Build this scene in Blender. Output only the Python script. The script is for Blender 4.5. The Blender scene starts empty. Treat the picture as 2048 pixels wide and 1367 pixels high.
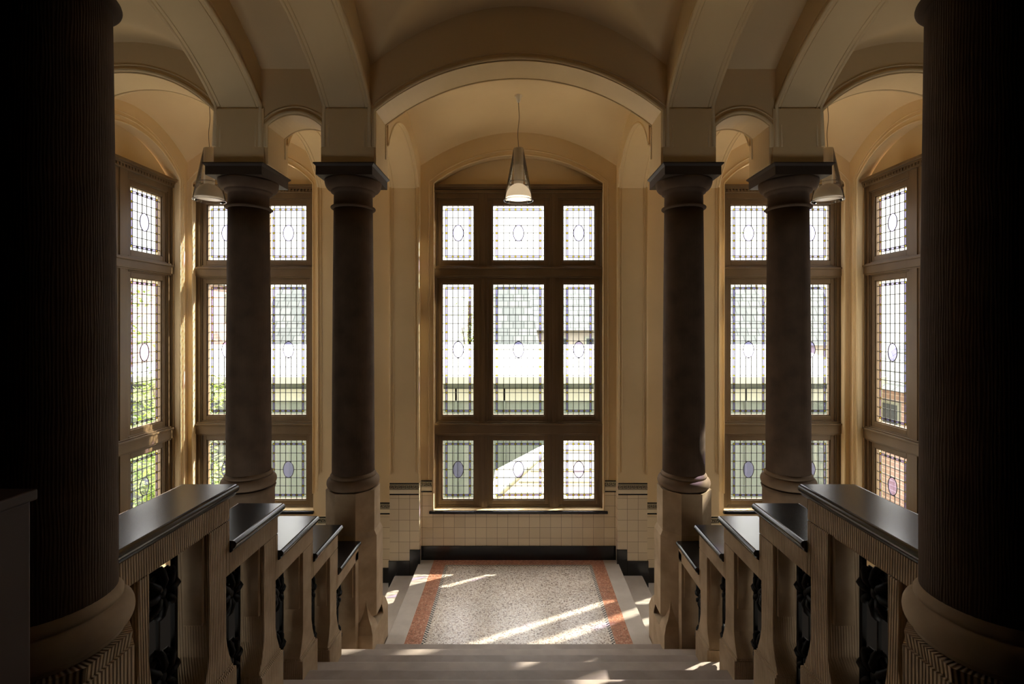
import bpy, bmesh, math, random
from mathutils import Vector, Matrix
random.seed(7)
C = bpy.context.scene.collection
SC = bpy.context.scene
EYE = 3.44            # eye height above the landing (landing = z 0); x right, y away from the camera

# ------------------------------------------------------------------ camera, sky, sun, exposure
cam_d = bpy.data.cameras.new('camera'); cam = bpy.data.objects.new('camera', cam_d); C.objects.link(cam)
cam.location = (0, 0, EYE); cam.rotation_euler = (math.pi/2, 0, 0)
cam_d.sensor_width = 36; cam_d.lens = 980/2048*36
cam_d.shift_x = -13/2048; cam_d.shift_y = -33.5/2048
cam_d.clip_start = 0.02; cam_d.clip_end = 500
SC.camera = cam
w = bpy.data.worlds.new('sky'); SC.world = w; w.use_nodes = True
bg = w.node_tree.nodes['Background']
bg.inputs[0].default_value = (1.0, 0.965, 0.91, 1); _nt = w.node_tree; _g = _nt.nodes.new('ShaderNodeTexCoord'); _s = _nt.nodes.new('ShaderNodeSeparateXYZ'); _m = _nt.nodes.new('ShaderNodeMapRange')
_nt.links.new(_g.outputs['Generated'], _s.inputs[0]); _nt.links.new(_s.outputs['Z'], _m.inputs[0]); _nt.links.new(_m.outputs[0], bg.inputs[1])
for _i, _v in ((1, 0.12), (2, 0.85), (3, 2.5), (4, 11.0)): _m.inputs[_i].default_value = _v     # hazy bright sky, brighter overhead
sun_d = bpy.data.lights.new('sun', 'SUN'); sun = bpy.data.objects.new('sun', sun_d); C.objects.link(sun)
sun_d.energy = 17; sun_d.angle = math.radians(0.9); sun_d.color = (1.0, 0.93, 0.80)
SUNV = Vector((0.889, 0.457, 0.80)).normalized()
sun.rotation_euler = SUNV.to_track_quat('Z', 'Y').to_euler(); sun.location = (12, 14, 12)
SC.view_settings.view_transform = 'Standard'; SC.view_settings.look = 'None'
SC.view_settings.exposure = 0.12; SC.view_settings.gamma = 1.0; SC.view_settings.use_curve_mapping = False
SC.cycles.max_bounces = 10; SC.cycles.diffuse_bounces = 6; SC.cycles.transparent_max_bounces = 24
SC.cycles.sample_clamp_indirect = 6; SC.cycles.caustics_reflective = False; SC.cycles.caustics_refractive = False

# ------------------------------------------------------------------ materials
def nmat(name, col, rough=0.7, metal=0.0, spec=0.5):
    m = bpy.data.materials.new(name); m.use_nodes = True
    b = m.node_tree.nodes['Principled BSDF']
    b.inputs['Base Color'].default_value = (*col, 1); b.inputs['Roughness'].default_value = rough
    b.inputs['Metallic'].default_value = metal; b.inputs['Specular IOR Level'].default_value = spec
    return m
def N(m, t, **k):
    n = m.node_tree.nodes.new(t)
    for a, v in k.items():
        if a.startswith('i_'): n.inputs[a[2:].replace('_', ' ')].default_value = v
        else: setattr(n, a, v)
    return n
def L(m, a, ao, b, bi): m.node_tree.links.new(a.outputs[ao], b.inputs[bi])
def B(m): return m.node_tree.nodes['Principled BSDF']
def coords(m, scale=(1, 1, 1), rot=(0, 0, 0)):
    g = N(m, 'ShaderNodeTexCoord'); mp = N(m, 'ShaderNodeMapping')
    mp.inputs['Scale'].default_value = scale; mp.inputs['Rotation'].default_value = rot
    L(m, g, 'Object', mp, 'Vector'); return mp
def mottle(m, c1, c2, scale=3.0, detail=6, stretch=(1, 1, 1), lo=0.35, hi=0.65):
    mp = coords(m, stretch); n = N(m, 'ShaderNodeTexNoise'); n.inputs['Scale'].default_value = scale
    n.inputs['Detail'].default_value = detail; L(m, mp, 0, n, 'Vector')
    r = N(m, 'ShaderNodeValToRGB'); r.color_ramp.elements[0].position = lo; r.color_ramp.elements[1].position = hi
    r.color_ramp.elements[0].color = (*c1, 1); r.color_ramp.elements[1].color = (*c2, 1)
    L(m, n, 'Fac', r, 'Fac'); L(m, r, 'Color', B(m), 'Base Color'); return r, n
def bump(m, node, out, strength=0.3, dist=0.01, prev=None):
    b = N(m, 'ShaderNodeBump'); b.inputs['Strength'].default_value = strength; b.inputs['Distance'].default_value = dist
    L(m, node, out, b, 'Height')
    if prev: L(m, prev, 'Normal', b, 'Normal')
    L(m, b, 'Normal', B(m), 'Normal'); return b

M = {}
M['plaster'] = m = nmat('cream plaster', (0.6, 0.46, 0.27), 0.6, spec=0.3)
r, n = mottle(m, (0.74, 0.57, 0.33), (0.79, 0.615, 0.365), 1.3); bump(m, n, 'Fac', 0.15, 0.01)
def stone(name, c1, c2, rib=None, joints=False, rough=0.85):
    m = nmat(name, c1, rough, spec=0.25)
    r, n = mottle(m, c1, c2, 5.0, 8); b = bump(m, n, 'Fac', 0.35, 0.012)
    if rib:
        if rib[1] == 'CYL':
            g = N(m, 'ShaderNodeTexCoord'); sp = N(m, 'ShaderNodeSeparateXYZ'); mp = N(m, 'ShaderNodeCombineXYZ'); L(m, g, 'Object', sp, 0)
            at = N(m, 'ShaderNodeMath', operation='ARCTAN2'); L(m, sp, 'Y', at, 0); L(m, sp, 'X', at, 1)
            mu = N(m, 'ShaderNodeMath', operation='MULTIPLY'); L(m, at, 0, mu, 0); mu.inputs[1].default_value = 0.22
            mz = N(m, 'ShaderNodeMath', operation='MULTIPLY'); L(m, sp, 'Z', mz, 0); mz.inputs[1].default_value = 0.12
            L(m, mu, 0, mp, 'X'); L(m, mz, 0, mp, 'Z')
        else: mp = coords(m, rib[0])
        wv = N(m, 'ShaderNodeTexWave'); wv.wave_type = 'BANDS'; wv.bands_direction = 'X' if rib[1] == 'CYL' else rib[1]
        wv.inputs['Scale'].default_value = rib[2]; wv.inputs['Distortion'].default_value = rib[3]; wv.inputs['Detail'].default_value = 3
        L(m, mp, 0, wv, 'Vector'); bump(m, wv, 'Fac', rib[4], 0.0035, b)
    return m
M['stone'] = stone('buff sandstone', (0.40, 0.295, 0.185), (0.54, 0.41, 0.27))
M['stone_rib'] = stone('comb tooled sandstone', (0.38, 0.275, 0.17), (0.51, 0.385, 0.25), ((1, 1, 0.03), 'DIAGONAL', 45, 1.0, 0.8))
M['stone_rib_cyl'] = stone('comb tooled pedestal sandstone', (0.38, 0.275, 0.17), (0.51, 0.385, 0.25), (None, 'CYL', 22, 1.0, 0.8))
M['shaft'] = stone('tooled brown sandstone shaft', (0.085, 0.055, 0.036), (0.125, 0.082, 0.053), (None, 'CYL', 30, 7.0, 0.3))
M['stone_base'] = stone('brown base stone', (0.19, 0.132, 0.085), (0.27, 0.19, 0.125))
M['capital'] = stone('dark brown stone', (0.10, 0.065, 0.045), (0.14, 0.095, 0.065))
M['abacus'] = nmat('dark stained abacus', (0.045, 0.03, 0.022), 0.6)
M['step'] = stone('grey step stone', (0.29, 0.235, 0.195), (0.37, 0.305, 0.255), rough=0.5)
M['step_light'] = stone('lighter grey step stone', (0.38, 0.315, 0.265), (0.46, 0.385, 0.325), rough=0.5)
M['kerb'] = stone('smooth grey stone', (0.46, 0.41, 0.35), (0.53, 0.475, 0.41), rough=0.4)
M['marble'] = m = nmat('polished black marble', (0.012, 0.011, 0.012), 0.17, spec=0.8)
mottle(m, (0.010, 0.010, 0.011), (0.045, 0.042, 0.042), 2.2, 10, lo=0.5, hi=0.8)
M['black_tile'] = nmat('glazed black tile', (0.008, 0.009, 0.012), 0.2)
M['cream_tile_line'] = nmat('cream glazed tile', (0.82, 0.72, 0.52), 0.25)
def tile_mat(name, vert):
    m = nmat(name, (0.6, 0.5, 0.36), 0.22)
    g = N(m, 'ShaderNodeTexCoord'); s = N(m, 'ShaderNodeSeparateXYZ'); c = N(m, 'ShaderNodeCombineXYZ')
    L(m, g, 'Object', s, 0); L(m, s, vert, c, 'X'); L(m, s, 'Z', c, 'Y')
    bt = N(m, 'ShaderNodeTexBrick'); bt.offset = 0.0
    for k, v in (('Color1', (0.80, 0.68, 0.48, 1)), ('Color2', (0.72, 0.60, 0.42, 1)), ('Mortar', (0.25, 0.17, 0.10, 1)),
                 ('Scale', 1.0), ('Mortar Size', 0.0022), ('Brick Width', 0.157), ('Row Height', 0.157), ('Bias', 0.0)):
        bt.inputs[k].default_value = v
    L(m, c, 0, bt, 'Vector'); L(m, bt, 'Color', B(m), 'Base Color'); bump(m, bt, 'Fac', -0.4, 0.003); return m
M['tile'] = tile_mat('cream wall tiles', 'X'); M['tile_y'] = tile_mat('cream wall tiles side', 'Y')
def terrazzo(name, base, c1, c2, c3):
    m = nmat(name, base, 0.3); mp = coords(m)
    v = N(m, 'ShaderNodeTexVoronoi'); v.inputs['Scale'].default_value = 75; L(m, mp, 0, v, 'Vector')
    s = N(m, 'ShaderNodeSeparateColor'); L(m, v, 'Color', s, 0)
    r = N(m, 'ShaderNodeValToRGB'); r.color_ramp.interpolation = 'CONSTANT'
    e = r.color_ramp.elements; e[0].color = (*c1, 1); e[0].position = 0; e[1].color = (*c2, 1); e[1].position = 0.14
    x = e.new(0.55); x.color = (*base, 1); x = e.new(0.86); x.color = (*c3, 1)
    L(m, s, 0, r, 'Fac')
    n = N(m, 'ShaderNodeTexNoise'); n.inputs['Scale'].default_value = 1.7; n.inputs['Detail'].default_value = 4; L(m, mp, 0, n, 'Vector')
    mr = N(m, 'ShaderNodeMapRange'); mr.inputs[1].default_value = 0.3; mr.inputs[2].default_value = 0.7; mr.inputs[3].default_value = 0.82; mr.inputs[4].default_value = 1.08
    L(m, n, 'Fac', mr, 0); mx = N(m, 'ShaderNodeMix', data_type='RGBA', blend_type='MULTIPLY'); mx.inputs['Factor'].default_value = 1
    L(m, r, 'Color', mx, 6); L(m, mr, 0, mx, 7); L(m, mx, 2, B(m), 'Base Color'); return m
M['terrazzo'] = terrazzo('pale terrazzo', (0.76, 0.69, 0.60), (0.26, 0.19, 0.14), (0.60, 0.50, 0.40), (0.86, 0.80, 0.72))
M['terrazzo_red'] = terrazzo('red terrazzo', (0.50, 0.23, 0.14), (0.28, 0.13, 0.08), (0.44, 0.19, 0.115), (0.62, 0.38, 0.26))
M['checker'] = m = nmat('black and white mosaic', (1, 1, 1), 0.35)
ck = N(m, 'ShaderNodeTexChecker'); ck.inputs['Scale'].default_value = 1/0.021; ck.inputs['Color1'].default_value = (0.7, 0.64, 0.55, 1); ck.inputs['Color2'].default_value = (0.02, 0.02, 0.02, 1)
mp = coords(m); mp.inputs['Location'].default_value = (0.0013, 0.0013, 0.005); L(m, mp, 0, ck, 'Vector'); L(m, ck, 'Color', B(m), 'Base Color')
M['wood'] = m = nmat('olive brown painted wood', (0.2, 0.13, 0.06), 0.42)
mottle(m, (0.135, 0.085, 0.041), (0.18, 0.117, 0.058), 2.5, 5, (1, 1, 0.3))
M['dark_wood'] = m = nmat('dark stained wood', (0.06, 0.03, 0.018), 0.6)
M['rear'] = nmat('unlit hall shade colour', (0.015, 0.011, 0.008), 0.9)  # near-black colour stands in for the gloom of the unlit hall
M['iron'] = nmat('black wrought iron', (0.006, 0.006, 0.006), 0.55, 0.0, spec=0.2)
M['lead'] = nmat('lead came', (0.02, 0.02, 0.022), 0.55)
def glass(name, col, refl=0.05):
    m = bpy.data.materials.new(name); m.use_nodes = True; nt = m.node_tree; nt.nodes.clear()
    o = nt.nodes.new('ShaderNodeOutputMaterial'); t = nt.nodes.new('ShaderNodeBsdfTransparent'); t.inputs[0].default_value = (*col, 1)
    g = nt.nodes.new('ShaderNodeBsdfGlossy'); g.inputs['Roughness'].default_value = 0.03
    mx = nt.nodes.new('ShaderNodeMixShader'); mx.inputs[0].default_value = refl
    nt.links.new(t.outputs[0], mx.inputs[1]); nt.links.new(g.outputs[0], mx.inputs[2]); nt.links.new(mx.outputs[0], o.inputs[0]); return m
M['glass'] = glass('clear old glass', (0.93, 0.95, 0.93)); M['violet'] = glass('violet glass', (0.50, 0.44, 0.88))
M['lilac'] = glass('lilac glass', (0.62, 0.57, 0.98)); M['amber'] = glass('amber glass', (1.0, 0.74, 0.06))
M['lamp_glass'] = m = glass('clear lamp glass', (0.93, 0.92, 0.90), 0.12)
fr = N(m, 'ShaderNodeLayerWeight'); fr.inputs[0].default_value = 0.35
for nd in list(m.node_tree.nodes):
    if nd.type == 'BSDF_TRANSPARENT':
        df = m.node_tree.nodes.new('ShaderNodeBsdfDiffuse'); df.inputs[0].default_value = (0.85, 0.80, 0.72, 1)
        m2 = m.node_tree.nodes.new('ShaderNodeMixShader'); m2.inputs[0].default_value = 0.07
        mixn = [q for q in m.node_tree.nodes if q.type == 'MIX_SHADER' and q != m2][0]
        m.node_tree.links.new(nd.outputs[0], m2.inputs[1]); m.node_tree.links.new(df.outputs[0], m2.inputs[2]); m.node_tree.links.new(m2.outputs[0], mixn.inputs[1])
        lamp_mix = mixn
m.node_tree.links.new(fr.outputs['Fresnel'], lamp_mix.inputs[0])
M['lamp_metal'] = m_l = nmat('frosted white acrylic', (0.88, 0.82, 0.74), 0.4)
tr = N(m_l, 'ShaderNodeBsdfTranslucent'); tr.inputs[0].default_value = (0.92, 0.86, 0.76, 1); mxl = N(m_l, 'ShaderNodeMixShader'); mxl.inputs[0].default_value = 0.55
L(m_l, B(m_l), 0, mxl, 1); L(m_l, tr, 0, mxl, 2); m_l.node_tree.links.new(mxl.outputs[0], m_l.node_tree.nodes['Material Output'].inputs[0])
M['lamp_white'] = nmat('white ceramic', (0.75, 0.70, 0.60), 0.4)
M['cord'] = nmat('brown cord', (0.12, 0.08, 0.05), 0.6)
M['lamp_on'] = m = nmat('lit diffuser', (1, 0.95, 0.85), 0.5)
B(m).inputs['Emission Color'].default_value = (1, 0.86, 0.66, 1); B(m).inputs['Emission Strength'].default_value = 1.6
M['lamp_off'] = nmat('unlit diffuser', (0.8, 0.78, 0.74), 0.4)
# outside
M['roof_zinc'] = nmat('pale roofing', (0.55, 0.55, 0.53), 0.6)
def boards(name, c1, c2, sx, sz, ax='X', mort=(0.10, 0.12, 0.10), off=0.0, ms=0.012):
    m = nmat(name, c1, 0.8); g = N(m, 'ShaderNodeTexCoord'); s = N(m, 'ShaderNodeSeparateXYZ'); c = N(m, 'ShaderNodeCombineXYZ')
    L(m, g, 'Object', s, 0); L(m, s, ax, c, 'X'); L(m, s, 'Z', c, 'Y')
    bt = N(m, 'ShaderNodeTexBrick'); bt.offset = off
    for k, v in (('Color1', (*c1, 1)), ('Color2', (*c2, 1)), ('Mortar', (*mort, 1)), ('Scale', 1.0), ('Mortar Size', ms), ('Brick Width', sx), ('Row Height', sz)):
        bt.inputs[k].default_value = v
    L(m, c, 0, bt, 'Vector'); L(m, bt, 'Color', B(m), 'Base Color'); return m
M['green_board'] = boards('grey green boarding', (0.075, 0.098, 0.085), (0.105, 0.124, 0.112), 0.45, 9.0)
M['slate'] = boards('grey slate', (0.10, 0.112, 0.115), (0.15, 0.16, 0.16), 0.55, 0.36, mort=(0.05, 0.06, 0.06), off=0.5, ms=0.025)
M['pink_brick'] = boards('pink brick', (0.30, 0.20, 0.17), (0.35, 0.245, 0.21), 0.5, 0.16, mort=(0.5, 0.42, 0.38), off=0.5)
M['render'] = nmat('pale render', (0.30, 0.285, 0.255), 0.9)
M['fascia'] = nmat('pale fascia', (0.24, 0.26, 0.22), 0.7)
M['grass'] = nmat('ground', (0.58, 0.50, 0.38), 0.95)
M['leaf'] = m = nmat('yellow green leaves', (0.16, 0.26, 0.05), 0.6)
mottle(m, (0.10, 0.19, 0.035), (0.34, 0.44, 0.09), 3.0, 3)  # leaf green mottled at random
B(m).inputs['Transmission Weight'].default_value = 0.0
M['bark'] = nmat('bark', (0.10, 0.075, 0.05), 0.9)
M['dark_pane'] = nmat('dark house window', (0.05, 0.06, 0.07), 0.15)

# ------------------------------------------------------------------ mesh builder
class MB:
    def __init__(s): s.v = []; s.f = []; s.mi = []; s.sm = []
    def quad(s, a, b, c, d, mi=0, sm=False):
        i = len(s.v); s.v += [a, b, c, d]; s.f.append((i, i+1, i+2, i+3)); s.mi.append(mi); s.sm.append(sm)
    def box(s, x0, x1, y0, y1, z0, z1, mi=0):
        i = len(s.v)
        s.v += [(x0,y0,z0),(x1,y0,z0),(x1,y1,z0),(x0,y1,z0),(x0,y0,z1),(x1,y0,z1),(x1,y1,z1),(x0,y1,z1)]
        for q in ((0,3,2,1),(4,5,6,7),(0,1,5,4),(1,2,6,5),(2,3,7,6),(3,0,4,7)):
            s.f.append(tuple(i+k for k in q)); s.mi.append(mi); s.sm.append(False)
        return s
    def prism(s, pts, a0, a1, axis='y', mi=0, sm=False):
        # pts: outline in the two other axes (x,z) for y, (y,z) for x, (x,y) for z
        def P(p, a): return {'y': (p[0], a, p[1]), 'x': (a, p[0], p[1]), 'z': (p[0], p[1], a)}[axis]
        i = len(s.v); n = len(pts); s.v += [P(p, a0) for p in pts] + [P(p, a1) for p in pts]
        for k in range(n):
            s.f.append((i+k, i+(k+1) % n, i+n+(k+1) % n, i+n+k)); s.mi.append(mi); s.sm.append(sm)
        s.f.append(tuple(range(i+n-1, i-1, -1))); s.f.append(tuple(range(i+n, i+2*n))); s.mi += [mi, mi]; s.sm += [False, False]
        return s
    def lathe(s, prof, cx=0, cy=0, seg=48, mi=0, rot=0, sm=True, sx=1.0):
        i = len(s.v); n = len(prof)
        for k in range(seg):
            a = 2*math.pi*k/seg + rot
            for (r, z) in prof: s.v.append((cx + r*math.cos(a)*sx, cy + r*math.sin(a), z))
        for k in range(seg):
            k2 = (k+1) % seg
            for j in range(n-1):
                s.f.append((i+k*n+j, i+k2*n+j, i+k2*n+j+1, i+k*n+j+1)); s.mi.append(mi); s.sm.append(sm)
        for j, rv in ((0, True), (n-1, False)):
            if prof[j][0] > 1e-6:
                ring = [i+k*n+j for k in range(seg)]
                s.f.append(tuple(reversed(ring)) if rv else tuple(ring)); s.mi.append(mi); s.sm.append(False)
        return s
    def tube(s, pts, r, seg=8, mi=0, closed=False, flat=1.0):
        pts = [Vector(p) for p in pts]; n = len(pts); i = len(s.v); up = None
        for k, p in enumerate(pts):
            if closed: t = pts[(k+1) % n] - pts[k-1]
            else: t = pts[min(k+1, n-1)] - pts[max(k-1, 0)]
            t.normalize()
            if up is None:
                up = Vector((0, 0, 1)) if abs(t.z) < 0.9 else Vector((0, 1, 0))
            a = t.cross(up)
            if a.length < 1e-4: a = t.cross(Vector((1, 0, 0)))
            a.normalize(); b = a.cross(t).normalized(); up = b
            for j in range(seg):
                g = 2*math.pi*j/seg; s.v.append(tuple(p + a*r*math.cos(g) + b*r*flat*math.sin(g)))
        m_ = n if closed else n-1
        for k in range(m_):
            k2 = (k+1) % n
            for j in range(seg):
                j2 = (j+1) % seg
                s.f.append((i+k*seg+j, i+k*seg+j2, i+k2*seg+j2, i+k2*seg+j)); s.mi.append(mi); s.sm.append(True)
        if not closed:
            s.f.append(tuple(i+j for j in range(seg))[::-1]); s.f.append(tuple(i+(n-1)*seg+j for j in range(seg))); s.mi += [mi, mi]; s.sm += [False, False]
        return s
    def strip(s, segs, d0, d1, axis='x', mi=0):
        """wall made of columns: segs = list of (a, zbot, ztop); swept along axis, thickness d0..d1 across it"""
        def P(a, d, z): return (a, d, z) if axis == 'x' else (d, a, z)
        for k in range(len(segs)-1):
            a0, b0, t0 = segs[k]; a1, b1, t1 = segs[k+1]
            if abs(a1-a0) < 1e-9:
                if abs(b1-b0) > 1e-9: s.quad(P(a0,d0,b0), P(a0,d1,b0), P(a0,d1,b1), P(a0,d0,b1), mi)
                continue
            s.quad(P(a0,d0,b0), P(a1,d0,b1), P(a1,d0,t1), P(a0,d0,t0), mi)
            s.quad(P(a0,d1,b0), P(a1,d1,b1), P(a1,d1,t1), P(a0,d1,t0), mi)
            s.quad(P(a0,d0,b0), P(a1,d0,b1), P(a1,d1,b1), P(a0,d1,b0), mi)
            s.quad(P(a0,d0,t0), P(a1,d0,t1), P(a1,d1,t1), P(a0,d1,t0), mi)
        for a, b, t in (segs[0], segs[-1]):
            s.quad(P(a,d0,b), P(a,d1,b), P(a,d1,t), P(a,d0,t), mi)
        return s
    def build(s, name, mats, parent=None, bevel=0, merge=False, loc=(0, 0, 0)):
        me = bpy.data.meshes.new(name); me.from_pydata([tuple(v) for v in s.v], [], s.f)
        if not isinstance(mats, (list, tuple)): mats = [mats]
        for m in mats: me.materials.append(m)
        me.polygons.foreach_set('material_index', s.mi); me.polygons.foreach_set('use_smooth', s.sm); me.update()
        bm = bmesh.new(); bm.from_mesh(me)
        if merge: bmesh.ops.remove_doubles(bm, verts=bm.verts, dist=1e-5)
        bmesh.ops.recalc_face_normals(bm, faces=bm.faces); bm.to_mesh(me); bm.free()
        o = bpy.data.objects.new(name, me); C.objects.link(o); o.location = loc
        if parent: o.parent = parent
        if bevel:
            b = o.modifiers.new('bevel', 'BEVEL'); b.width = bevel; b.segments = 3; b.limit_method = 'ANGLE'; b.angle_limit = math.radians(40)
        return o
def tag(o, label=None, cat=None, group=None, kind=None):
    if label: o['label'] = label
    if cat: o['category'] = cat
    if group: o['group'] = group
    if kind: o['kind'] = kind
    return o
def empty(name, loc=(0, 0, 0), rz=0, parent=None):
    o = bpy.data.objects.new(name, None); C.objects.link(o); o.location = loc; o.rotation_euler = (0, 0, rz); o.empty_display_size = 0.2
    if parent: o.parent = parent
    return o
def copy_tree(o, parent=None):
    c = o.copy(); C.objects.link(c)
    if parent: c.parent = parent
    for ch in [k for k in bpy.data.objects if k.parent == o]: copy_tree(ch, c)
    return c
def struct(o, label, cat=None): return tag(o, label, cat, kind='structure')
def arc(u0, u1, spring, rise, n=28):
    """segmental arch samples from u0 to u1"""
    c = (u0+u1)/2; h = (u1-u0)/2; R = (h*h + rise*rise)/(2*rise); zc = spring + rise - R
    return [(u0 + (u1-u0)*k/n, zc + math.sqrt(max(R*R - (u0 + (u1-u0)*k/n - c)**2, 0))) for k in range(n+1)]
def oct_pts(a, cx, cy):
    R = a/math.cos(math.pi/8)
    return [(cx + R*math.cos(math.pi/8 + k*math.pi/4), cy + R*math.sin(math.pi/8 + k*math.pi/4)) for k in range(8)]

YA0, YA1 = 4.95, 5.30       # arcade wall
YB = 7.206                  # window wall
YP = 7.085                  # pilaster faces
XW = 4.87                   # side walls
TOPZ = 7.3
SPR = EYE + 2.16            # springing of the front arches

# ------------------------------------------------------------------ landing floor
floor = MB().box(-1.445, 1.445, 4.60, 7.22, -0.25, -0.006).build('floor', M['kerb'])
struct(floor, 'landing with pale terrazzo field, red border and grey stone edges', 'floor')
MB().box(-1.01, 1.01, 4.9, 7.0, -0.006, 0.0).build('terrazzo_field', M['terrazzo'], floor)
f = MB(); f.box(-1.052, -1.01, 4.9, 7.042, -0.006, 0.0); f.box(1.01, 1.052, 4.9, 7.042, -0.006, 0.0); f.box(-1.01, 1.01, 7.0, 7.042, -0.006, 0.0)
f.build('mosaic_line', M['checker'], floor)
f = MB(); f.box(-1.237, -1.052, 4.9, 7.206, -0.006, 0.0); f.box(1.052, 1.237, 4.9, 7.206, -0.006, 0.0); f.box(-1.052, 1.052, 7.042, 7.206, -0.006, 0.0)
f.build('red_border', M['terrazzo_red'], floor)
f = MB(); f.box(-1.445, -1.237, 4.9, 7.206, -0.006, 0.0); f.box(1.237, 1.445, 4.9, 7.206, -0.006, 0.0); f.build('stone_edge', M['kerb'], floor, bevel=0.003)

# ------------------------------------------------------------------ main staircase
RISE, RUN, NST = 0.1673, 0.333, 11
def nosed(x0, x1, yb, yf, z0, z1):
    """outline in (y,z) of a step whose nose points to +y at yf"""
    p = [(yb, z0), (yf-0.03, z0), (yf-0.03, z1-0.045)]
    p += [(yf-0.022 + 0.022*math.sin(a), z1-0.022 - 0.022*math.cos(a)) for a in [math.pi*k/8 for k in range(9)]]
    p += [(yb, z1)]
    return p
st = empty('stone_staircase', (0, 3.2, 0)); tag(st, 'wide grey stone staircase descending to the terrazzo landing', 'staircase')
for i in range(1, NST):
    yf = 5.05 - RUN*(i-1); z1 = RISE*i
    m_ = MB(); m_.prism(nosed(0, 0, yf-RUN-0.03, yf, z1-RISE-(0.0 if i == 1 else 0.0), z1), -1.80, 1.80, 'x')
    o = m_.build('step', M['step'] if i % 2 else M['step_light'], st); o.location = (0, -3.2, 0)
uf = MB().box(-XW, XW, -3.2, 1.72, 1.5, 1.84).build('floor', M['rear']); struct(uf, 'upper floor at the head of the stairs', 'floor')  # hall gloom put into the floor colour
sof = MB().prism([(1.69, 1.5), (4.99, -0.16), (4.60, -0.30), (1.3, 1.38)], -1.80, 1.80, 'x').build('soffit', M['plaster'], st); sof.location = (0, -3.2, 0)

# side flights going down from the landing
for sx, nm in ((-1, 'left'), (1, 'right')):
    s2 = empty('stone_staircase', (sx*2.5, 6.0, 0))
    tag(s2, 'narrow flight of grey steps going down to the %s beside the landing' % nm, 'staircase')
    for i in range(1, 8):
        x0 = 1.445 + 0.345*(i-1); z1 = -RISE*i
        pts = [(sx*(px - 2.5), pz) for px, pz in nosed(0, 0, x0-0.03, x0+0.345, z1-RISE, z1)]
        MB().prism(pts, 4.62-6.0, 7.206-6.0, 'y').build('step', M['kerb'], s2)
    lf = MB().box(*(sorted((sx*1.86, sx*XW))), 1.72, 4.62, -1.6, -1.338).box(*(sorted((sx*3.86, sx*XW))), 4.62, 7.206, -1.6, -1.338)
    lf = lf.build('floor', M['rear']); struct(lf, 'lower floor of the %s side flight' % nm, 'floor')  # floor coloured near-black to hold back bounced light

# ------------------------------------------------------------------ walls
def opening(u0, u1, spring, rise): return arc(u0, u1, spring, rise)
SILL = 0.72; OSPR = 5.53; ORISE = 0.417
OPEN_B = [(-4.80, -3.02), (-1.25, 1.25), (3.02, 4.80)]
wb = MB(); segs = [(-5.4, -2.2, TOPZ)]
lower = MB(); upper = MB()
def wall_with_openings(mb, a0, a1, opens, d0, d1, axis, zb=-2.2):
    cur = a0
    for (o0, o1, sill, spring, rise) in opens:
        mb.strip([(cur, zb, TOPZ), (o0, zb, TOPZ)], d0, d1, axis)
        mb.strip([(o0, zb, sill), (o1, zb, sill)], d0, d1, axis)
        mb.strip([(u, z, TOPZ) for u, z in arc(o0, o1, spring, rise)], d0, d1, axis)
        cur = o1
    mb.strip([(cur, zb, TOPZ), (a1, zb, TOPZ)], d0, d1, axis)
wall_with_openings(wb, -5.3, 5.3, [(a, b, SILL, OSPR, ORISE) for a, b in OPEN_B], YB, YB+0.36, 'x')
wall_back = wb.build('wall_back', M['plaster']); struct(wall_back, 'cream plaster window wall behind the landing', 'wall')
SW0, SW1 = 5.30, 7.05
for sx, nm in ((-1, 'left'), (1, 'right')):
    ws = MB(); d = sorted((sx*XW, sx*(XW+0.36)))
    wall_with_openings(ws, 4.9, 7.5, [(SW0, SW1, SILL, OSPR, ORISE)], d[0], d[1], 'y')
    o = ws.build('wall_%s' % nm, M['plaster']); MB().box(d[0], d[1], -3.2, 4.9, -2.2, TOPZ).build('darkened_wall', M['rear'], o); struct(o, 'cream plaster side wall on the %s' % nm, 'wall')  # nearer stretch of wall coloured near-black to cut bounced light
    if nm == 'left': wall_left = o
    else: wall_right = o
wr = MB().box(-5.3, 5.3, -3.4, -3.2, -2, TOPZ).build('wall_rear', M['rear']); struct(wr, 'wall behind the viewer, coloured near-black for the unlit hall', 'wall')

# arcade wall between stair hall and window bay
ABT = EYE + 1.625           # top of abacus
wa = MB()
def mir(segs): return [(-a, b, t) for a, b, t in reversed(segs)]
R_ = [(1.44, SPR, TOPZ), (1.44, ABT, TOPZ), (1.995, ABT, TOPZ), (1.995, EYE+2.01, TOPZ)]
R_ += [(u, z, TOPZ) for u, z in arc(1.995, 2.53, EYE+2.01, 0.11, 16)] + [(2.53, ABT, TOPZ), (3.08, ABT, TOPZ), (3.08, SPR, TOPZ)]
R_ += [(u, z, TOPZ) for u, z in arc(3.08, XW, SPR, 0.385)]
MIDA = [(u, z, TOPZ) for u, z in arc(-1.44, 1.44, SPR, 0.507, 40)]
wa.strip(mir(R_) + MIDA + R_, YA0, YA1, 'x')
for sx in (-1, 1):
    for a, b in ((1.455, 1.98), (2.565, 3.07)):
        x = sorted((sx*a, sx*b)); wa.box(x[0], x[1], 4.935, 5.45, ABT, 5.62)
arcade = wa.build('wall_middle', M['plaster']); struct(arcade, 'cream plaster arcade wall on four columns', 'wall')
lw = MB()
for sx in (-1, 1):
    x = sorted((sx*2.06, sx*XW)); lw.box(x[0], x[1], 4.50, 4.61, -1.6, 0.98)
lw.build('added_dark_parapet', M['rear'], arcade)  # low dark wall added to black out the view through the balustrade openings
def mould_path(u0, u1, spring, rise, y, zlow, n=36, inset=0.0):
    return [(u0, y, zlow), (u0, y, spring)] + [(u, y, z) for u, z in arc(u0, u1, spring, rise, n)][1:-1] + [(u1, y, spring), (u1, y, zlow)]
mo = MB()
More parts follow.
